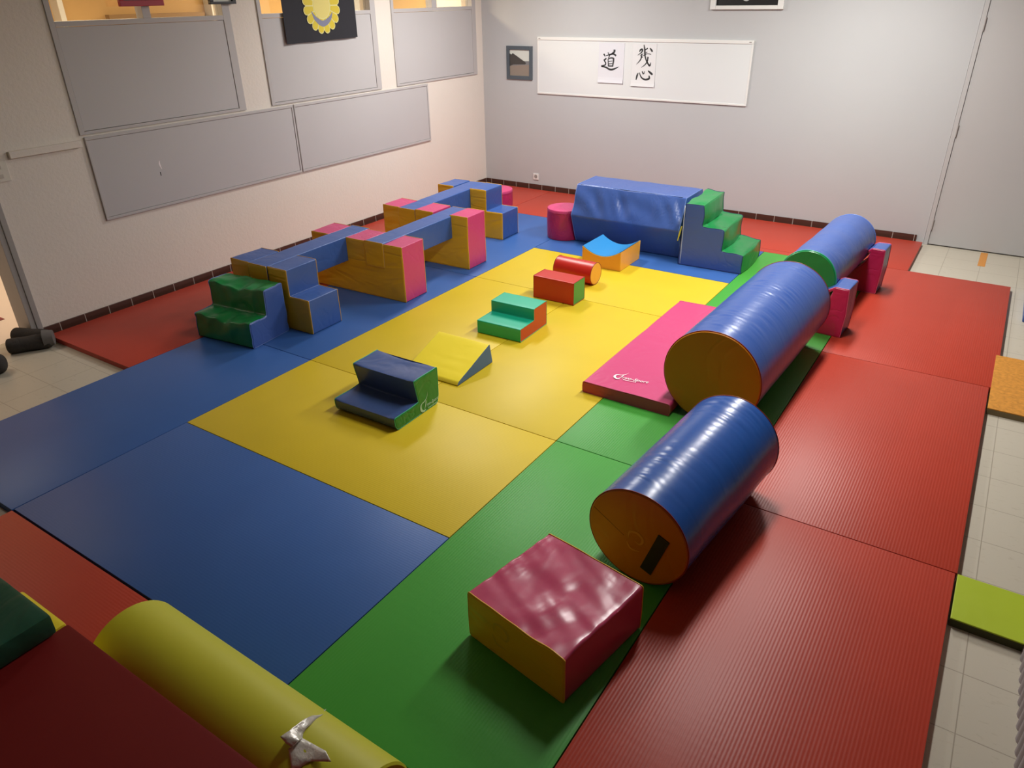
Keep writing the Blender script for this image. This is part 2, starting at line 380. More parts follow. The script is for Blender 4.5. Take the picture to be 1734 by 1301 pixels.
for fx, fy, pw in FIX:
    t = thing('ceiling_light', (fx, fy, ZC), 0, 'white tube ceiling light over the beam course, the only one near the windows' if fx < -1 else 'white tube ceiling light over the green mats, %s' % ('nearer the camera' if fy < 3 else 'nearer the far wall'), 'ceiling light', 'ceiling tube lights')
    link('housing', bx(-.17, .17, -.66, .66, -.07, 0, .006), W_white, t)
    em = mat('tube_glow', (1, 1, 1)); em.node_tree.nodes['Principled BSDF'].inputs['Emission Color'].default_value = (1, .94, .85, 1); em.node_tree.nodes['Principled BSDF'].inputs['Emission Strength'].default_value = 3
    bm = bmesh.new()
    for s in (-.09, .09): tube(bm, [(s, -.6, -.085), (s, .6, -.085)], .013, 10)
    link('tube', bm, em, t, 60)
t = tag(link('floor_tape', bx(1.775, 1.835, 5.73, 6.19, .0002, .0012), mat('tape_orange', (.62, .26, .05), .5)), 'orange tape strip stuck on the tiles at the grey door', 'tape')

# whiteboard with the two sheets of calligraphy
t = thing('whiteboard', (-2.0, VW, 1.48 + Z0), 0, 'long white board on the grey far wall holding two calligraphy sheets', 'whiteboard')
WB = mat('board_white', (.70, .72, .72), .3, .5)
link('board', bx(-1.287, 1.283, -.012, 0, -.30, .295), WB, t)
bm = bmesh.new()
for q in ((-1.30, 1.30, -.02, 0, .285, .318), (-1.30, 1.298, -.016, 0, -.318, -.298), (-1.30, -1.284, -.016, 0, -.298, .285), (1.28, 1.30, -.016, 0, -.298, .285)): box(bm, *q, .003)
link('frame', bm, W_white, t)
for x in (-1.27, 1.265):
    bm = bmesh.new(); box(bm, x - .012, x + .012, -.023, -.019, .296, .306); link('screw', bm, W_steel, t)
KANJI = {'dao': [([(-2.4077, 1.6726), (-2.3979, 1.6603), (-2.388, 1.6455)], [0.0149, 0.016, 0.0091]), ([(-2.3538, 1.6888), (-2.3459, 1.6765), (-2.3404, 1.6642)], [0.0103, 0.0114, 0.008]), ([(-2.2742, 1.7204), (-2.2758, 1.6956), (-2.3165, 1.6698)], [0.0257, 0.0229, 0.0103]), ([(-2.3793, 1.6532), (-2.3404, 1.6642), (-2.2866, 1.674), (-2.2496, 1.6565)], [0.0091, 0.0126, 0.016, 0.0206]), ([(-2.3284, 1.667), (-2.3364, 1.6468), (-2.3476, 1.629)], [0.0126, 0.0114, 0.0069]), ([(-2.349, 1.6214), (-2.3454, 1.5864), (-2.3401, 1.5436)], [0.0126, 0.0126, 0.0149]), ([(-2.349, 1.6204), (-2.3145, 1.6324), (-2.2781, 1.6294)], [0.0103, 0.0137, 0.016]), ([(-2.2794, 1.6308), (-2.2818, 1.5882), (-2.29, 1.5402)], [0.0194, 0.0183, 0.0149]), ([(-2.3415, 1.594), (-2.2958, 1.6004)], [0.0086, 0.0086]), ([(-2.3402, 1.5689), (-2.2943, 1.5738)], [0.0086, 0.0086]), ([(-2.3432, 1.546), (-2.2886, 1.5478)], [0.0126, 0.0126]), ([(-2.3718, 1.6269), (-2.3894, 1.6128), (-2.4055, 1.6038)], [0.0149, 0.0183, 0.0149]), ([(-2.3981, 1.6025), (-2.3783, 1.5753), (-2.3845, 1.5523)], [0.0137, 0.0149, 0.0126]), ([(-2.4332, 1.5422), (-2.4015, 1.5493), (-2.3746, 1.5628)], [0.0194, 0.016, 0.0114]), ([(-2.4318, 1.5382), (-2.3762, 1.5323), (-2.3355, 1.5149), (-2.3017, 1.5094), (-2.2599, 1.521), (-2.2069, 1.5428)], [0.0114, 0.0172, 0.0194, 0.0206, 0.0172, 0.0034])], 'zan': [([(-1.9631, 1.7027), (-1.9543, 1.7238), (-1.9327, 1.7281), (-1.9381, 1.7008), (-1.9849, 1.668)], [0.0103, 0.0172, 0.0194, 0.0137, 0.0046]), ([(-1.9554, 1.6615), (-1.9392, 1.6765), (-1.9168, 1.6843)], [0.0057, 0.008, 0.0057]), ([(-1.9328, 1.6839), (-1.9442, 1.6275), (-1.9927, 1.5744)], [0.0091, 0.0137, 0.0034]), ([(-1.9491, 1.6543), (-1.9198, 1.6487)], [0.0069, 0.008]), ([(-1.9151, 1.7762), (-1.9027, 1.7258), (-1.8954, 1.6678), (-1.8708, 1.61), (-1.8329, 1.5661), (-1.8212, 1.5992)], [0.0091, 0.0194, 0.0172, 0.0149, 0.0194, 0.0069]), ([(-1.897, 1.726), (-1.8668, 1.742)], [0.0103, 0.0137]), ([(-1.9236, 1.6613), (-1.8709, 1.6854), (-1.825, 1.6812)], [0.008, 0.0069, 0.008]), ([(-1.8914, 1.6912), (-1.8696, 1.7048)], [0.008, 0.0069]), ([(-1.8584, 1.6566), (-1.8647, 1.6053), (-1.8963, 1.5675), (-1.9322, 1.5432)], [0.0172, 0.0137, 0.0103, 0.0034]), ([(-1.8425, 1.744), (-1.8259, 1.7275), (-1.8089, 1.7076)], [0.0091, 0.0194, 0.0172])], 'kokoro': [([(-1.9671, 1.4859), (-1.9782, 1.453), (-1.9871, 1.4125)], [0.0091, 0.0206, 0.0103]), ([(-1.9516, 1.49), (-1.9216, 1.4402), (-1.8734, 1.4196), (-1.8281, 1.4339), (-1.8333, 1.4635)], [0.0091, 0.0149, 0.0194, 0.0217, 0.0103]), ([(-1.9176, 1.5041), (-1.9008, 1.4734)], [0.0137, 0.0137]), ([(-1.8887, 1.5051), (-1.8942, 1.4786)], [0.0091, 0.008]), ([(-1.8488, 1.5134), (-1.8185, 1.4937), (-1.7899, 1.474)], [0.008, 0.0229, 0.0194])]}
PAPER = mat('paper_bluish', (.67, .675, .72), .7); PAPER2 = mat('paper_white', (.70, .705, .71), .7)
def sheet(x0, x1, z0, z1, pm, lab, keys):
    s = thing('paper_sheet', ((x0 + x1) / 2, VW - .0125, z0), 0, lab, 'paper sheet', 'calligraphy sheets on the whiteboard'); cx = (x0 + x1) / 2
    bm = bmesh.new(); n = 14
    for side in (0, 1):
        for i in range(n + 1):
            f = i / n; y = -.0022 - .010 * max(0, 1 - f * 5) ** 2
            for x in (x0, x1): bm.verts.new((x - cx, y - side * .0006, f * (z1 - z0)))
    bm.verts.ensure_lookup_table(); V_ = bm.verts; K_ = 2 * (n + 1)
    for i in range(n):
        a = 2 * i; bm.faces.new((V_[a], V_[a + 2], V_[a + 3], V_[a + 1])); bm.faces.new((V_[K_ + a], V_[K_ + a + 1], V_[K_ + a + 3], V_[K_ + a + 2]))
        bm.faces.new((V_[a], V_[K_ + a], V_[K_ + a + 2], V_[a + 2])); bm.faces.new((V_[a + 1], V_[a + 3], V_[K_ + a + 3], V_[K_ + a + 1]))
    bmesh.ops.recalc_face_normals(bm, faces=bm.faces[:]); link('sheet', bm, pm, s)
    for k in keys:
        bm = bmesh.new()
        for pts, ws in KANJI[k]: stroke(bm, pts, ws, lambda a, b, h: (a - cx, -.0030 - h, b - z0), .0006)
        link('character', bm, M_ink, s)
sheet(-2.472, -2.150, 1.366, 1.79, PAPER, 'bluish paper sheet with one black brush character, left on the whiteboard', ['dao'])
sheet(-2.050, -1.762, 1.345, 1.79, PAPER2, 'white paper sheet with two black brush characters, right on the whiteboard', ['zan', 'kokoro'])

# framed pictures on the far wall
t = thing('picture_frame', (-3.563, VW, 1.503 + Z0), 0, 'small blue-grey picture frame with a mountain beach photo, left of the whiteboard', 'picture frame')
FB = mat('frame_slate', (.075, .095, .115), .4)
bm = bmesh.new(); W2, H2 = .187, .19
for q in ((-W2, -W2 + .042, -H2, H2), (W2 - .042, W2, -H2, H2), (-W2 + .042, W2 - .042, -H2, -H2 + .042), (-W2 + .042, W2 - .042, H2 - .042, H2)): box(bm, q[0], q[1], -.02, 0, q[2], q[3], .003)
link('frame', bm, FB, t)
def poly(pts, y, m, name, parent):
    bm = bmesh.new(); a = [bm.verts.new((x, y, z)) for x, z in pts]; b = [bm.verts.new((x, y + .0008, z)) for x, z in pts]
    bm.faces.new(a); bm.faces.new(list(reversed(b)))
    for i in range(len(a)): bm.faces.new((a[i], b[i], b[(i + 1) % len(a)], a[(i + 1) % len(a)]))
    bmesh.ops.recalc_face_normals(bm, faces=bm.faces[:]); return link(name, bm, m, parent)
pic = poly([(-.145, -.148), (.145, -.148), (.145, .148), (-.145, .148)], -.004, mat('picture_sky', (.62, .64, .58), .35), 'picture', t)
poly([(-.145, -.148), (.145, -.148), (.145, -.02), (-.145, -.035)], -.006, mat('picture_sand', (.26, .21, .17), .4), 'sand', pic)
poly([(-.145, -.035), (.145, -.02), (.145, .022), (.08, .022), (-.02, .03), (-.145, .02)], -.0055, mat('picture_sea', (.20, .20, .20), .4), 'sea', pic)
poly([(-.145, -.04), (-.09, -.02), (.08, -.015), (.10, 0), (-.01, .06), (-.10, .108), (-.12, .09), (-.145, .105)], -.007, mat('picture_hill', (.055, .05, .045), .4), 'hill', pic)
t = thing('picture_frame', (-.825, VW, 2.082 + Z0), 0, 'white picture frame with a dark print, above the whiteboard to the right', 'picture frame')
bm = bmesh.new()
for q in ((-.372, -.315, 0, .5), (.315, .372, 0, .5), (-.315, .315, 0, .036), (-.315, .315, .464, .5)): box(bm, q[0], q[1], -.035, 0, q[2], q[3], .004)
link('frame', bm, W_white, t)
pic = poly([(-.315, .036), (.315, .036), (.315, .464), (-.315, .464)], -.012, mat('print_dark', (.012, .011, .012), .4), 'print', t)
poly([(-.02, .075), (0, .073), (.10, .13), (.02, .135), (-.11, .12)], -.014, mat('print_pale', (.5, .5, .5), .4), 'print_mark', pic)

# banner and pictures over the windows
t = thing('banner', (UW + .03, 3.50, 1.885 + Z0), 0, 'black cloth banner with a yellow petalled flower emblem hanging over the windows', 'banner')
def place_l(a, b, h): return (h, a, b)
bm = bmesh.new(); ny, nz = 14, 12
grid = [[[bm.verts.new((.004 * math.sin(j * 1.1 + 2) * (1 - k / nz) + s * .0012, -.475 + .94 * j / ny, (.018 * j / ny - .012) * (1 - k / nz) + .80 * k / nz)) for j in range(ny + 1)] for k in range(nz + 1)] for s in (0, 1)]
for s in (0, 1):
    for k in range(nz):
        for j in range(ny):
            f = (grid[s][k][j], grid[s][k][j + 1], grid[s][k + 1][j + 1], grid[s][k + 1][j]); bm.faces.new(f if s else f[::-1])
link('cloth', bm, mat('cloth_black', (.012, .012, .018), .8), t, 60)
fl = bmesh.new(); FC = (.01, .30); n = 16
pts = []
for i in range(n):
    for k in range(7):
        a = 2 * PI * (i + k / 6) / n; r = .205 + .035 * math.sin(PI * k / 6) ** .6
        pts.append((FC[0] + r * math.sin(a), FC[1] + r * math.cos(a) * 1.03))
def disc(bm, pts, x0, x1):
    a = [bm.verts.new((x0, y, z)) for y, z in pts]; b = [bm.verts.new((x1, y, z)) for y, z in pts]; k = len(pts)
    bm.faces.new(a); bm.faces.new(b[::-1])
    for i in range(k): bm.faces.new((a[i], b[i], b[(i + 1) % k], a[(i + 1) % k]))
    bmesh.ops.recalc_face_normals(bm, faces=bm.faces[:])
disc(fl, pts, .006, .0075); fe = link('emblem', fl, mat('emblem_rim', (.66, .62, .25), .6), t)
EY = mat('emblem_yellow', (.60, .47, .02), .6); bm = bmesh.new()
for i in range(n):
    q = []
    for r, da in ((.115, -.16), (.20, -.17), (.222, -.12), (.232, 0), (.222, .12), (.20, .17), (.115, .16)):
        a = 2 * PI * (i + .5) / n + da; q.append((FC[0] + r * math.sin(a), FC[1] + r * math.cos(a) * 1.03))
    disc(bm, q, .0076, .0082)
link('petals', bm, EY, fe)
bm = bmesh.new(); disc(bm, [(FC[0] + .105 * math.sin(2 * PI * i / 32), FC[1] + .108 * math.cos(2 * PI * i / 32)) for i in range(32)], .0076, .0083); link('disc', bm, mat('emblem_pale', (.66, .56, .16), .6), fe)
bm = bmesh.new(); stroke(bm, [(-.13, .255), (-.085, .19), (0, .145), (.09, .18), (.14, .24)], [.004, .038, .052, .040, .004], lambda a, b, h: (.0084 + h, a, b), .0006); link('crescent', bm, mat('emblem_grey', (.18, .19, .28), .6), fe)
for y0, y1, m, lab in ((1.471, 1.837, mat('frame_crimson', (.36, .012, .03), .4), 'crimson picture frame hanging over the window nearest the doorway'), (2.262, 2.523, mat('frame_black', (.012, .010, .010), .4), 'black picture frame hanging beside the white pillar left of the banner')):
    t = thing('picture_frame', (UW + .02, y0, 2.216 + Z0), 0, lab, 'picture frame', 'pictures over the windows'); ln = y1 - y0; bw = .04 if y0 < 2 else .02
    bm = bmesh.new()
    for q in ((0, .03, 0, ln, 0, bw), (0, .03, 0, ln, .40, .44), (0, .03, 0, .035, bw, .40), (0, .03, ln - .035, ln, bw, .40)): box(bm, *q, .003)
    link('frame', bm, m, t); link('print', bx(0, .008, .035, ln - .035, bw, .40), mat('print_a', (.10, .09, .08) if y0 < 2 else (.6, .6, .55), .4), t)
# ------------------------------------------------------------------ floor mats
def mat_slab(col, u0, u1, v0, v1, label, along=None):
    g = .0022; along = along or ('y' if v1 - v0 > u1 - u0 else 'x')
    w_, d_ = u1 - u0 - 2 * g, v1 - v0 - 2 * g
    if along == 'y': bm = bx(-w_ / 2, w_ / 2, -d_ / 2, d_ / 2, 0, Z0, .003); rz = 0
    else: bm = bx(-d_ / 2, d_ / 2, -w_ / 2, w_ / 2, 0, Z0, .003); rz = PI / 2
    o = link('gym_mat', bm, T[col], None, 40); o.location = ((u0 + u1) / 2, (v0 + v1) / 2, 0); o.rotation_euler.z = rz
    return tag(o, label, 'mat', col + ' floor mats')
mat_slab('yellow', -2, 0, 0, 1, 'yellow floor mat under the navy two-step block, nearest the camera of the yellow ones')
mat_slab('yellow', -2, -1, 1, 3, 'yellow floor mat left of the middle seam, beside the amber and pink beam supports')
mat_slab('yellow', -1, 0, 1, 3, 'yellow floor mat right of the middle seam, partly under the pink foam mat')
mat_slab('yellow', -2, 0, 3, 4, 'yellow floor mat under the red foam roll, farthest of the yellow ones')
mat_slab('blue', -2, 0, -1, 0, 'large blue floor mat in the left foreground in front of the yellow mats')
mat_slab('blue', -3, -2, -1.01, 1, 'blue floor mat at the left edge of the photo, under the big green stair block')
mat_slab('blue', -3, -2, 1, 3, 'blue floor mat under the first beams, beside the yellow mats')
mat_slab('blue', -3, -2, 3, 5.03, 'blue floor mat in the back left, under the far end of the beam course')
mat_slab('blue', -2, 0, 4, 5.03, 'blue floor mat under the big blue hexagonal block')
mat_slab('green', 0, 1, -1, 1, 'green floor mat under the pink and yellow block in the foreground')
mat_slab('green', 0, 1, 1, 3, 'green floor mat under the large roll and the pink foam mat')
mat_slab('green', 0, 1, 3, 5.03, 'green floor mat farthest back, beside the blue and green stairs')
mat_slab('red', 1, 2.018, -1.01, .992, 'ribbed red floor mat in the right foreground beside the small roll')
mat_slab('red', 1, 2.025, .992, 3.0, 'red floor mat at the right, beside the largest roll and the orange mat')
mat_slab('red', 1, 2.058, 3.0, 5.13, 'red floor mat at the right, its far corner on the bare tiles, under the cradles')
mat_slab('red', -4.062, -3, .245, 2.2, 'red floor mat at the left wall with its end by the doorway')
mat_slab('red', -4.062, -3, 2.2, 4.15, 'red floor mat along the left wall behind the beams')
mat_slab('red', -4.062, -3.058, 4.15, 6.13, 'red floor mat in the far left corner of the room')
mat_slab('red', -3.058, -1.05, 5.03, 6.13, 'red floor mat at the far wall, under the wall socket')
mat_slab('red', -1.05, -.735, 5.03, 6.13, 'narrow red floor mat at the far wall behind the hexagonal block', 'y')
mat_slab('red', -.735, 1.262, 5.13, 6.13, 'red floor mat at the far wall, ending at the grey door')
mat_slab('red', -.735, 1.0, 5.03, 5.13, 'thin red mat strip behind the blue and green stairs', 'x')
mat_slab('red', -2, 0, -2.01, -1.006, 'dark red floor mat in the lower left corner, in front of the large blue mat')
mat_slab('red', 0, 1.99, -2.01, -1.02, 'dark red floor mat under the right end of the lime roll')

# ------------------------------------------------------------------ beam course on the left
def castle(step):
    """profile of a beam support, half width .5: posts with two notches, or posts with one notch and two low steps"""
    H, h = .47, .265
    if step: return [(-.5, 0), (.5, 0), (.5, h), (.305, h), (.305, H), (.105, H), (.105, h), (-.105, h), (-.105, H), (-.305, H), (-.305, h), (-.5, h)]
    return [(-.5, 0), (.5, 0), (.5, H), (.30, H), (.30, h), (.105, h), (.105, H), (-.105, H), (-.105, h), (-.30, h), (-.30, H), (-.5, H)]
def support(step, x, y, rz, sc, sz, label, seed):
    t = thing('beam_support', (x, y, ZT), rz, label, 'foam support', 'beam supports of the left course')
    pr = fillet([(a * sc, b * sz) for a, b in castle(step)], .007, .045)
    foam(t, pr, .275 if not step else .30, V['blue' if step else 'pink'], V['yellow'], P['yellow'], .005, 5, 7, seed, puff=.005)
    return t
support(True, -2.808, 1.31, .020, 1.0, 1.0, 'blue and yellow foam support with low side step, beside the big green stair block', 1)
support(False, -2.625, 2.168, .030, 1.0, 1.0, 'pink and yellow foam beam support, the nearer of the two, over the blue mats', 2)
support(False, -2.655, 3.112, .025, .985, 1.035, 'pink and yellow foam beam support, the farther of the two, beyond the second beam', 3)
support(True, -2.915, 4.045, .02, 1.0, 1.03, 'blue and yellow foam support with low side step, at the far end of the beams', 4)
def beam(x0, y0, x1, y1, z, label, seed):
    t = thing('foam_beam', (x0, y0, ZT + z), math.atan2(-(x1 - x0), y1 - y0), label, 'foam beam', 'beams of the left course')
    pr = fillet([(-.098, 0), (.098, 0), (.098, .205), (-.098, .205)], .008, .05)
    foam(t, pr, math.hypot(x1 - x0, y1 - y0), V['blue'], V['yellow'], P['yellow'], .003, 5, 24, seed)
beam(-2.80, 1.295, -2.83, 2.455, .267, 'blue foam beam nearest the camera, behind the big green stair block', 5)
beam(-2.415, 2.165, -2.445, 3.405, .271, 'blue foam beam in the middle, bridging the two pink and yellow supports', 6)
beam(-2.865, 3.105, -2.915, 4.345, .276, 'blue foam beam farthest away, ending at the far blue and yellow support', 7)
# big green stair block
def sag(p, n):
    """vinyl sinking in a V along the front edge of each tread"""
    if p.z < .06: return p
    t_ = p.y / .545; d = max(0, 1 - abs(t_ - .48) / .42); x0 = .185 if p.z > .215 else 0
    wf = max(0, min(1, 1 - (p.x - x0) / .17)); up = 1 if n.z > .25 else max(0, (p.z - (x0 > 0) * .19) / .19) ** 2
    q = p + Vector((.020 * d * wf * up, 0, (-.036 * d * wf + .006 * math.sin(t_ * 23) * wf) * up))
    c = noise.noise(Vector((p.x * 7 + p.y * 9, p.y * 5 - p.x * 8, p.z * 5)))
    return q + n * (.010 * c - .008 * max(0, 1 - abs(c) * 6))
t = thing('stair_block', (-2.488, .905, ZT), math.radians(90 + 6.5), 'sagging green two-step foam block with blue sides at the near end of the beams', 'foam steps')
foam(t, fillet([(0, 0), (.375, 0), (.375, .385), (.185, .385), (.18, .195), (0, .195)], .014, .03), .545, V['green'], V['bluesmooth'], P['blue'], .006, 6, 20, 8, sag, puff=.006)

# ------------------------------------------------------------------ small shapes on the yellow mats
t = thing('stair_block', (-.845, .585, ZT), math.radians(90 + 1), 'navy two-step foam block with green sides and a white logo, in the foreground', 'foam steps')
foam(t, fillet([(.022, 0), (.40, 0), (.418, .05), (.418, .244), (.190, .244), (.222, .090), (0, .084), (.004, .028)], [.02, .02, .02, .012, .012, .006, .012, .02], .03), .475, V['navy'], V['greendark'], P['green'], .006, 6, 16, 9,
     lambda p, n: p + Vector((0, 0, -.012 * max(0, math.sin(PI * min(1, max(0, p.y / .47))))) ) * (1 if n.z > .6 else 0), puff=.004)
def logo(t, place_m, s, m_, fs):
    """swoosh, slanted letters and a small line under them, in the x-y plane, scaled by s"""
    pl = lambda a, b, h: tuple(place_m @ Vector((a * s, b * s, h)))
    bm = bmesh.new()
    stroke(bm, [(.60, .98), (.50, .72), (.30, .56), (.10, .52), (0, .40), (.03, .18), (.20, .05), (.36, .10)], [.004, .03, .05, .05, .10, .13, .10, .03], pl, .0006)
    stroke(bm, [(.42, .56), (.38, .36), (.27, .12)], [.05, .05, .02], pl, .0006)
    sw = link('logo', bm, m_, t)
    curve_text('ryo-Sport', fs * s, m_, sw, place_m @ Matrix.Translation((.43 * s, .20 * s, 0)), .3)
    bm = bmesh.new()
    for i in range(8): stroke(bm, [((.55 + i * .095), .06), ((.62 + i * .095), .06)], [.05, .05], pl, .0005)
    link('underline', bm, m_, sw)
logo(t, Matrix.Translation((.235, -.0055, .004)) @ Matrix.Rotation(PI / 2, 4, 'X'), .122, M_pale, .24)

t = thing('foam_wedge', (-.875, 1.225, ZT), math.radians(90 + 1), 'small yellow foam wedge with slate blue sides, between the navy steps and the green steps', 'foam wedge')
foam(t, fillet([(0, 0), (.415, 0), (.385, .147), (.012, .024)], [.008, .008, .004, .012], .03), .43, V['lemon'], V['slate'], None, .002, 6, 14, 10,
     lambda p, n: p + n * (.004 * math.exp(-((p.x - .14) / .05) ** 2 - ((p.y - .15) / .12) ** 2) * math.sin(p.x * 110) if n.z > .5 else 0), pr_r=.002, puff=.002)
t = thing('stair_block', (-.890, 2.010, ZT), math.radians(90 + 2), 'small teal green two-step foam block with red sides on the yellow mats', 'foam steps')
foam(t, fillet([(0, 0), (.395, 0), (.395, .19), (.20, .19), (.20, .101), (0, .101)], .006, .04), .372, V['teal'], V['orangered'], P['green'], .0015, 5, 10, 11, pr_r=.0022, puff=.002)
t = thing('foam_block', (-.908, 2.838, ZT), math.radians(90), 'small red foam block with green ends, in front of the red roll', 'foam block')
foam(t, fillet([(0, 0), (.187, 0), (.187, .19), (0, .19)], .006, .04), .378, V['red'], V['meadow'], P['red'], .002, 5, 10, 12, pr_r=.0025, puff=.002)
t = thing('foam_roll', (-.985, 3.375, ZT), math.radians(90 - 2), 'small red foam roll with amber ends, between the red block and the curved block', 'foam roll')
foam(t, circle(.096, 48), .375, V['red'], V['amber'], P['brown'], .0015, 5, 12, 13, pr_r=.003, puff=.003)
# block with a hollow top
t = thing('hollow_block', (-1.14, 3.785, ZT), .01, 'small yellow foam block with a hollow sky-blue top, in front of the hexagonal block', 'foam block')
hollow = [(.195 - .39 * i / 16, .178 - .070 * (1 - ((i - 8) / 8) ** 2)) for i in range(17)]
foam(t, fillet([(-.195, 0), (.195, 0)], 0, .05)[:1] + [(-.195 + .39 * i / 8, 0) for i in range(1, 9)] + [(.195, .06), (.195, .12)] + hollow + [(-.195, .12), (-.195, .06)], .42, V['amber'], V['amber'], P['yellow'], .002, 5, 10, 14, pr_r=.0025, puff=.003)
bm = bmesh.new(); rows = [[[bm.verts.new((x, .004 + .412 * j / 10, z + .001 + s * .004)) for x, z in [(q[0] * .985, q[1]) for q in hollow]] for j in range(11)] for s in (0, 1)]
for s in (0, 1):
    for A, B in zip(rows[s], rows[s][1:]):
        for i in range(16): bm.faces.new((A[i], A[i + 1], B[i + 1], B[i]))
for j in range(10):
    for i in (0, 16): bm.faces.new((rows[0][j][i], rows[0][j + 1][i], rows[1][j + 1][i], rows[1][j][i]))
for j in (0, 10):
    for i in range(16): bm.faces.new((rows[0][j][i], rows[0][j][i + 1], rows[1][j][i + 1], rows[1][j][i]))
bmesh.ops.recalc_face_normals(bm, faces=bm.faces[:]); link('top_panel', bm, V['sky'], t, 50)['label'] = 'hollow sky-blue top'

# ------------------------------------------------------------------ hexagonal block, its neighbours
t = thing('hexagonal_block', (-.615, 4.305, ZT), math.radians(90), 'big blue hexagonal foam block lying between the pink stool and the blue stairs', 'foam block')
hexp = [(.115, 0), (.535, 0), (.65, .29), (.53, .575), (.12, .575), (0, .29)]
def pull(p, n):
    if n.x < -.3 and .30 < p.z < .565:
        w_ = math.sin(PI * (p.z - .30) / .265)
        return p + n * w_ * (.024 * noise.noise(Vector((p.z * 2.4 + p.y * 4.2, p.y * 5.5 - p.z * 4.5, 2))) + .009 * math.sin((p.y - p.z * .6) * 34 + 2 * math.sin(p.y * 9)))
    if n.x < -.3 and .05 < p.z < .30: return p + n * (.008 * noise.noise(Vector((p.z * 3 + p.y * 3.2, p.y * 2.5, 2))) * min(1, (.30 - p.z) / .05))
    return p
foam(t, fillet(hexp, .012, .03), 1.135, V['bluesmooth'], V['blue'], P['blue'], .008, 5, 46, 15, pull, pr_r=.004)
bm = bmesh.new(); tube(bm, [(.128, .04, .574), (.128, 1.10, .574)], .004, 6); link('piping', bm, P['blue'], t, 90)
t = thing('stair_block', (-.285, 4.262, ZT), .025, 'three-step green foam stairs with blue sides at the right end of the hexagonal block', 'foam steps')
def puffy(p, n):
    if n.x > .3 or n.z > .5:
        k = .024 * noise.noise(p * 5.5 + Vector((3, 0, 0))) * min(1, p.z / .12)
        b = .034 * math.sin(PI * min(1, max(0, p.y / .56))) * (1 if n.x > .3 else .25)
        return p + n * (k + b * .6)
    return p
st_p = fillet([(-.29, 0), (.30, 0), (.302, .170), (.100, .180), (.096, .365), (-.092, .386), (-.095, .575), (-.262, .572)], .010, .035)
foam(t, st_p, .57, V['green'], V['bluesmooth'], P['navy'], .004, 6, 20, 16, puffy, pr_r=.003, puff=.004)
bm = bmesh.new(); tube(bm, [(-.270 - .006 * (i % 2) * .2, -.006, .01 + .06 * i) for i in range(10)], .004, 6); link('zip', bm, mat('zip_pale', (.45, .48, .55), .5), t, 90)
bm = bmesh.new(); stroke(bm, [(-.285, .36), (-.30, .29), (-.312, .22)], [.008, .014, .008], lambda a, b, h: (a, -.004 - h, b), .003); link('zip_pull', bm, mat('pull_yellow', (.55, .50, .06), .5), t)
t = thing('foam_stool', (-1.935, 4.50, ZT), 0, 'pink round foam stool standing at the left end of the hexagonal block', 'foam stool', 'pink round stools')
def stool(t, R, H):
    bm = bmesh.new(); n = 44; prof = [(R * .985, 0), (R, .012), (R * 1.0, H * .3), (R * 1.01, H * .6), (R * .995, H - .022)]
    rows = [[bm.verts.new(((r + .004 * noise.noise(Vector((3 * math.cos(2 * PI * i / n), 3 * math.sin(2 * PI * i / n), z * 12)))) * math.cos(2 * PI * i / n), (r + .004 * noise.noise(Vector((3 * math.cos(2 * PI * i / n), 3 * math.sin(2 * PI * i / n), z * 12)))) * math.sin(2 * PI * i / n), z)) for i in range(n)] for r, z in prof]
    for A, B in zip(rows, rows[1:]):
        for i in range(n): bm.faces.new((A[i], A[(i + 1) % n], B[(i + 1) % n], B[i]))
    bm.faces.new(rows[0][::-1]); bm.faces.new(rows[-1]); link('side', bm, V['crimson'], t, 50)
    bm = bmesh.new(); prof = [(R * 1.005, H - .030), (R * 1.008, H - .012), (R * .985, H - .002), (R * .8, H + .004), (R * .4, H + .007)]
    rows = [[bm.verts.new((r * math.cos(2 * PI * i / n), r * math.sin(2 * PI * i / n), z)) for i in range(n)] for r, z in prof]
    for A, B in zip(rows, rows[1:]):
        for i in range(n): bm.faces.new((A[i], A[(i + 1) % n], B[(i + 1) % n], B[i]))
    bm.faces.new(rows[0][::-1]); bm.faces.new(rows[-1]); link('top', bm, V['pink'], t, 50)
stool(t, .180, .305)
t = thing('foam_stool', (-3.03, 4.85, ZT), 0, 'pink round foam stool mostly hidden behind the far blue and yellow support', 'foam stool', 'pink round stools'); stool(t, .185, .295)

# ------------------------------------------------------------------ right side: flat mat, rolls, cradles
t = thing('folding_mat', (-.147, 1.592, ZT), 0, 'flat pink foam mat with a white logo lying under the largest roll', 'foam mat')
foam(t, fillet([(0, 0), (.585, 0), (.590, .045), (.585, .078), (0, .076), (-.004, .04)], [.012, .012, .02, .014, .014, .02], .04), 1.615, V['pink'], V['pink'], P['pink'], .004, 5, 40, 17,
     lambda p, n: p + Vector((0, 0, -.006 * math.exp(-((p.y - .80) / .03) ** 2))) if n.z > .5 else p, pr_r=.0028, puff=.003)
logo(t, Matrix.Translation((.150, .122, .0815)) @ Matrix.Rotation(.13, 4, 'Z'), .115, M_white, .37)

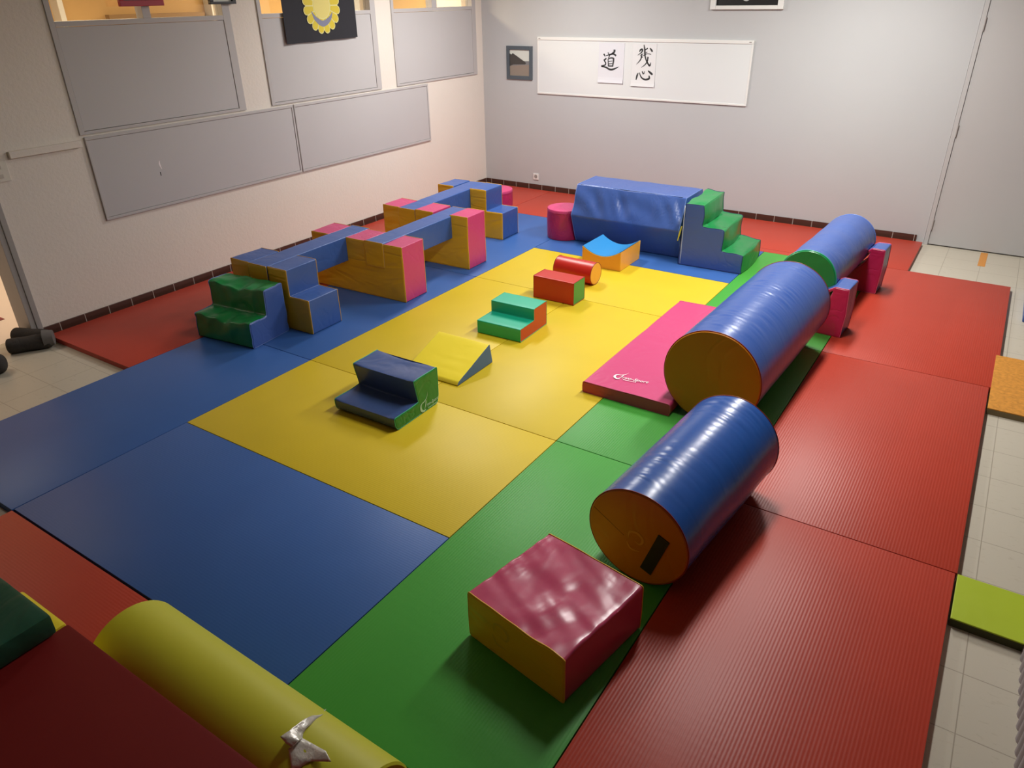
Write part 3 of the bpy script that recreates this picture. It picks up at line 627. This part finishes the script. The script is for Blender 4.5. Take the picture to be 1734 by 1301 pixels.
def creases(amp, lo, hi):
    """short ring folds where the cover slackens on top, between the heights lo and hi of the normal"""
    def wf(p, n):
        k = max(0, min(1, (n.z - lo) / (hi - lo))) * (.55 + .9 * noise.noise(Vector((p.x * 9, p.y * 3, 7))))
        r = noise.noise(Vector((p.x * 3.5, p.y * 24 + p.x * 5, 1)))
        return p + n * amp * max(0, k) * (.5 - 2.4 * max(0, .45 - abs(r)) )
    return wf
t = thing('foam_roll', (.847, .215, ZT), -.097, 'shiny blue foam roll with a black strip on its amber end, in the right foreground', 'foam roll', 'large blue rolls')
foam(t, circle(.237, 72, .226), .935, V['bluedeep'], V['orange'], P['brown'], .003, 4, seed=18, warp=creases(.0042, .72, .97), ny=120, pr2=circle(.243, 72, .243), pr_r=.003, puff=.006)
bm = bmesh.new(); stroke(bm, [(.055, .075), (.125, .285)], [.055, .055], lambda a, b, h: (a, -.0065 - h, b), .003); link('fastener_strip', bm, M_ink, t)['label'] = 'black fastener strip'
def swirl(t, cx, cz, s, y, m):
    bm = bmesh.new()
    stroke(bm, [(cx - .5 * s, cz + .1 * s), (cx - .45 * s, cz + .55 * s), (cx, cz + .7 * s), (cx + .4 * s, cz + .4 * s), (cx + .25 * s, cz), (cx - .1 * s, cz + .1 * s)], [.02 * s, .12 * s, .16 * s, .16 * s, .12 * s, .04 * s], lambda a, b, h: (a, y - h, b), .0006)
    stroke(bm, [(cx - .6 * s, cz - .15 * s), (cx - .3 * s, cz - .55 * s), (cx + .3 * s, cz - .5 * s)], [.04 * s, .14 * s, .03 * s], lambda a, b, h: (a, y - h, b), .0006)
    link('faint_swirl', bm, m, t)
swirl(t, .0, .20, .075, -.0068, mat('swirl_orange', (.72, .32, .05), .4))
bm = bmesh.new(); stroke(bm, [(-.215, .29), (-.06, .21)], [.004, .002], lambda a, b, h: (a, -.0060 - h, b), .0006); link('crease', bm, mat('crease_shade', (.28, .09, .005), .5), t)  # fold drawn as a darker strip, its shade put into the colour
t = thing('foam_roll', (.648, 1.646, ZT), -.034, 'largest blue foam roll with a plain amber end, resting against the pink foam mat', 'foam roll', 'large blue rolls')
foam(t, circle(.290, 80), 1.43, V['bluering'], V['orange'], P['brown'], .003, 3, 150, 19, creases(.0046, .70, .97), pr_r=.003, puff=.008)
t = thing('foam_roll', (.734, 3.432, ZT + .152), -.054, 'blue foam roll with green ends raised on two cradles, behind the largest roll', 'foam roll', 'large blue rolls')
foam(t, circle(.207, 64), 1.18, V['bluesmooth'], (V['green'], V['bluesmooth']), (P['green'], P['blue']), .006, 5, 30, 20, None, pr_r=.004, puff=.012)
def cradle(x, y, rz, d, label, seed):
    t = thing('foam_cradle', (x, y, ZT), rz, label, 'foam cradle', 'cradles under the raised roll')
    R, zc, a0 = .212, .359, math.asin(min(1, 0))
    arc = [(R * math.cos(a), zc + R * math.sin(a)) for a in [-PI * .02 - (PI * .74) * i / 22 for i in range(23)]]
    top = .372
    pr = fillet([(-.315, 0), (.315, 0), (.325, top * .5), (.318, top), (.222, top)], [.01, .01, 0, .01, .004], .04) + arc + [(-.232, .20), (-.318, .20), (-.322, .1)]
    foam(t, pr, d, V['bluesmooth'], V['crimson'], P['pink'], .005, 7, 5, seed, pr_r=.003, puff=.006)
cradle(.742, 3.315, -.054, .225, 'blue and pink foam cradle under the near end of the raised roll', 21)
cradle(.802, 4.385, -.054, .205, 'blue and pink foam cradle under the far end of the raised roll', 22)

# foreground cube
t = thing('foam_block', (.670, -.465, ZT), -.172, 'large pink and yellow foam block with a wrinkled shiny top, in the foreground', 'foam block')
def crumple(p, n):
    if n.z > .5:
        d = Vector((p.x, p.y - .24)).length
        return p + Vector((0, 0, .010 * noise.noise(Vector((p.x * 9, p.y * 7, 4))) + .008 * noise.noise(Vector((p.x * 3, p.y * 16 + p.x * 6, 9))) - .006 * math.cos(min(d * 6, PI))))
    return p
foam(t, fillet([(-.241, 0), (.241, 0), (.243, .10), (.241, .222), (-.241, .222), (-.243, .1)], [.012, .012, 0, .012, .012, 0], .02), .475, V['pinkshiny'], V['yellow'], P['yellow'], .004, 5, 26, 23, crumple, pr_r=.003, puff=.005)
swirl(t, -.06, .11, .085, -.0052, mat('swirl_yellow', (.70, .42, .05), .4))

# ------------------------------------------------------------------ things in the lower left corner
t = thing('foam_roll', (-.466, -1.255, ZT), -PI / 2 - .015, 'long lime yellow foam roll in the lower left foreground with torn tape on it', 'foam roll')
foam(t, circle(.174, 64), 1.165, V['lime'], V['lime'], None, .001, 3, 20, 24, puff=.006)
TAPE = {'tip': [0.3768, -1.1084, 0.2991], 'l1': [0.4186, -1.2206, 0.4043], 'l2': [0.424, -1.2795, 0.4226], 'l3': [0.4193, -1.3078, 0.4249], 'l4': [0.4428, -1.3083, 0.4128], 'l5': [0.4591, -1.3024, 0.4015], 'm1': [0.4632, -1.281, 0.4114], 'm2': [0.4302, -1.2592, 0.4101], 'r1': [0.4192, -1.1567, 0.353], 'r2': [0.4412, -1.2307, 0.3921], 'r3': [0.4454, -1.2503, 0.3929], 'r4': [0.4554, -1.2621, 0.3925], 'a1': [0.5096, -1.2595, 0.3969], 'a2': [0.5542, -1.2626, 0.4109], 'a3': [0.5951, -1.2808, 0.416], 'a4': [0.5726, -1.2862, 0.4078], 'a5': [0.5319, -1.2994, 0.3923], 'a6': [0.5228, -1.3096, 0.3886], 'a7': [0.5133, -1.3299, 0.3827], 'a8': [0.4949, -1.3419, 0.3778], 'a9': [0.4476, -1.3091, 0.3935]}
bm = bmesh.new(); V_ = {k: bm.verts.new(p) for k, p in TAPE.items()}
for f in ('tip l1 m2 r2 r1', 'l1 l2 m2', 'l2 l3 m1 m2', 'l3 l4 l5 m1', 'm2 m1 r4 r3 r2', 'm1 l5 a9 r4', 'r4 a9 a8 a7 a6', 'r4 a6 a5 a1', 'a1 a5 a4 a2', 'a2 a4 a3'): bm.faces.new([V_[k] for k in f.split()])
bmesh.ops.recalc_face_normals(bm, faces=bm.faces[:])
bmesh.ops.triangulate(bm, faces=bm.faces[:]); bmesh.ops.subdivide_edges(bm, edges=bm.edges[:], cuts=3, use_grid_fill=True)
for v in bm.verts: v.co += Vector((.0, -.2, .6)) * (.004 * noise.noise(v.co * 60))
tm = mat('tape_silver', (.68, .65, .60), .36, .5, .3); setn(tm, bump(tm, noise_(tm, objco(tm), 45, 3), .5, .006))
tp = link('torn_tape', bm, tm, None, 50); tag(tp, 'torn strip of silver tape peeling up from the lime yellow roll', 'tape')
so = tp.modifiers.new('solid', 'SOLIDIFY'); so.thickness = .0012
o = tag(link('crash_mat', bx(-.395, .95, -2.75, -1.444, Z0, .5 + Z0, .012), V['dimred'], None, 40), 'big red foam block in shade-dark colour filling the lower left corner of the photo', 'foam block')
o = tag(link('foam_block', bx(-.68, -.40, -2.4, -1.444, Z0, .5 + Z0, .02), V['lemon'], None, 40), 'yellow foam block beside the big red block, under the green cushion', 'foam block')
t = thing('cushion', (-.375, -1.482, .5 + Z0 + .001), PI / 2 + .0, 'dark green vinyl cushion with a worn brown patch at the left edge of the foreground', 'cushion')
GC = vinyl('cushion_green', (.014, .085, .050), .3, .4, .12, 5, (1, 1, 1), .5, .1)
bm = bx(-.42, 0, 0, .62, 0, .080, .018); bmesh.ops.subdivide_edges(bm, edges=[e for e in bm.edges if e.calc_length() > .1], cuts=8, use_grid_fill=True)
for v in bm.verts:
    if v.co.z > .01: v.co += Vector((0, 0, .006 * noise.noise(v.co * 9)))
link('cover', bm, GC, t, 50)
bm = bmesh.new(); q = [(-.20 + .085 * math.cos(a) * (1 + .25 * noise.noise(Vector((math.cos(a) * 2, math.sin(a) * 2, 5)))), .13 + .06 * math.sin(a)) for a in [2 * PI * i / 26 for i in range(26)]]
A = [bm.verts.new((x, y, .0845)) for x, y in q]; B = [bm.verts.new((x, y, .070)) for x, y in q]; bm.faces.new(A); bm.faces.new(B[::-1])
for i in range(26): bm.faces.new((A[i], B[i], B[(i + 1) % 26], A[(i + 1) % 26]))
bmesh.ops.recalc_face_normals(bm, faces=bm.faces[:]); link('worn_patch', bm, mat('worn_brown', (.10, .08, .03), .6), t)['label'] = 'worn brown patch'

# ------------------------------------------------------------------ right edge
t = thing('floor_mat', (2.032, 2.695, 0), 0, 'ochre flecked mat with a grey-brown edge on the tiles at the right', 'mat')
OM = mat('ochre_flecked', (.58, .25, .03), .7, .3); v = objco(OM); vary(OM, (.56, .24, .035), v, 45, .45); setn(OM, bump(OM, noise_(OM, v, 30, 3), .3, .004))
link('surface', bx(0, .62, .002, .865, .034, Z0 + .001, .002), OM, t)
link('core', bx(.002, .618, 0, .863, 0, .034), wallmat('core_brown', (.20, .15, .075), .8, .3, 30), t)
t = thing('floor_mat', (2.024, .688, 0), 0, 'lime green foam mat with a dark side on the tiles at the right edge', 'mat')
link('surface', bx(0, .6, 0, .30, .036, Z0 + .003, .003), vinyl('lime_mat', (.37, .48, .004), .6, .2, 0, 6), t)
link('core', bx(.001, .599, .002, .298, 0, .036), mat('core_olive', (.05, .05, .012), .8), t)
t = tag(link('foam_block', bx(2.165, 2.75, 4.42, 5.25, 0, .12, .012), V['blue'], None, 40), 'blue foam block on the tiles at the right edge, past the red mats', 'foam block')
bm = bmesh.new(); n = 26; y0, y1, x0, x1, zt = -.55, .97, 2.275, 2.42, .42
ring = []
for i in range(n * 4 + 1):
    y = y1 + (y0 - y1) * i / (n * 4); ring.append((x0 + .014 * abs(math.sin(PI * i / 4)) ** .7 * -1 + .014, y))
ring += [(x1, y0), (x1, y1)]
A = [bm.verts.new((x, y, 0)) for x, y in ring]; B = [bm.verts.new((x, y, zt)) for x, y in ring]
bm.faces.new(A); bm.faces.new(B[::-1])
for i in range(len(A)): bm.faces.new((A[i], B[i], B[(i + 1) % len(A)], A[(i + 1) % len(A)]))
bmesh.ops.recalc_face_normals(bm, faces=bm.faces[:])
tag(link('ribbed_panel', bm, mat('lilac_grey', (.36, .31, .32), .7), None, 40), 'lilac-grey ribbed panel at the lower right edge beside the lime green mat', 'panel')

# doorway: draught stopper of two soft rolls, and the end of another cushion
DG = vinyl('charcoal_cloth', (.045, .040, .037), .8, .4, .2, 14, spec=.2)
t = thing('draught_stopper', (-4.0, .06, 0), 0, 'charcoal twin-roll draught stopper lying at the foot of the steel door frame', 'draught stopper')
def capsule(p0, p1, r, k=5):
    p0, p1 = Vector(p0), Vector(p1); d = (p1 - p0).normalized(); pts = []; rr = []
    for i in range(k): a = PI / 2 * (1 - i / k); pts.append(p0 - d * r * .6 * math.sin(a)); rr.append(max(.004, r * math.cos(a)))
    for i in range(9): f = i / 8; pts.append(p0.lerp(p1, f)); rr.append(r * (1 + .04 * math.sin(f * 9)))
    for i in range(1, k + 1): a = PI / 2 * i / k; pts.append(p1 + d * r * .35 * math.sin(a)); rr.append(max(.004, r * math.cos(a)))
    return tube(bmesh.new(), pts, rr, 20)
link('roll', capsule((.085, .115, .060), (-.055, -.095, .056), .056), DG, t, 60)
link('roll', capsule((.02, .135, .064), (-.215, .035, .062), .056), DG, t, 60)
bm = bmesh.new(); tube(bm, [(.070, .095, .075), (.105, .150, .075)], [.066, .055], 20); link('end_band', bm, vinyl('grey_cloth', (.12, .11, .105), .8, .3, 0, 12), t, 60)
t = tag(link('cushion', capsule((-3.775, -.225, .07), (-4.02, -.55, .07), .068), DG, None, 60), 'charcoal cushion end at the left edge of the photo, in front of the draught stopper', 'cushion')
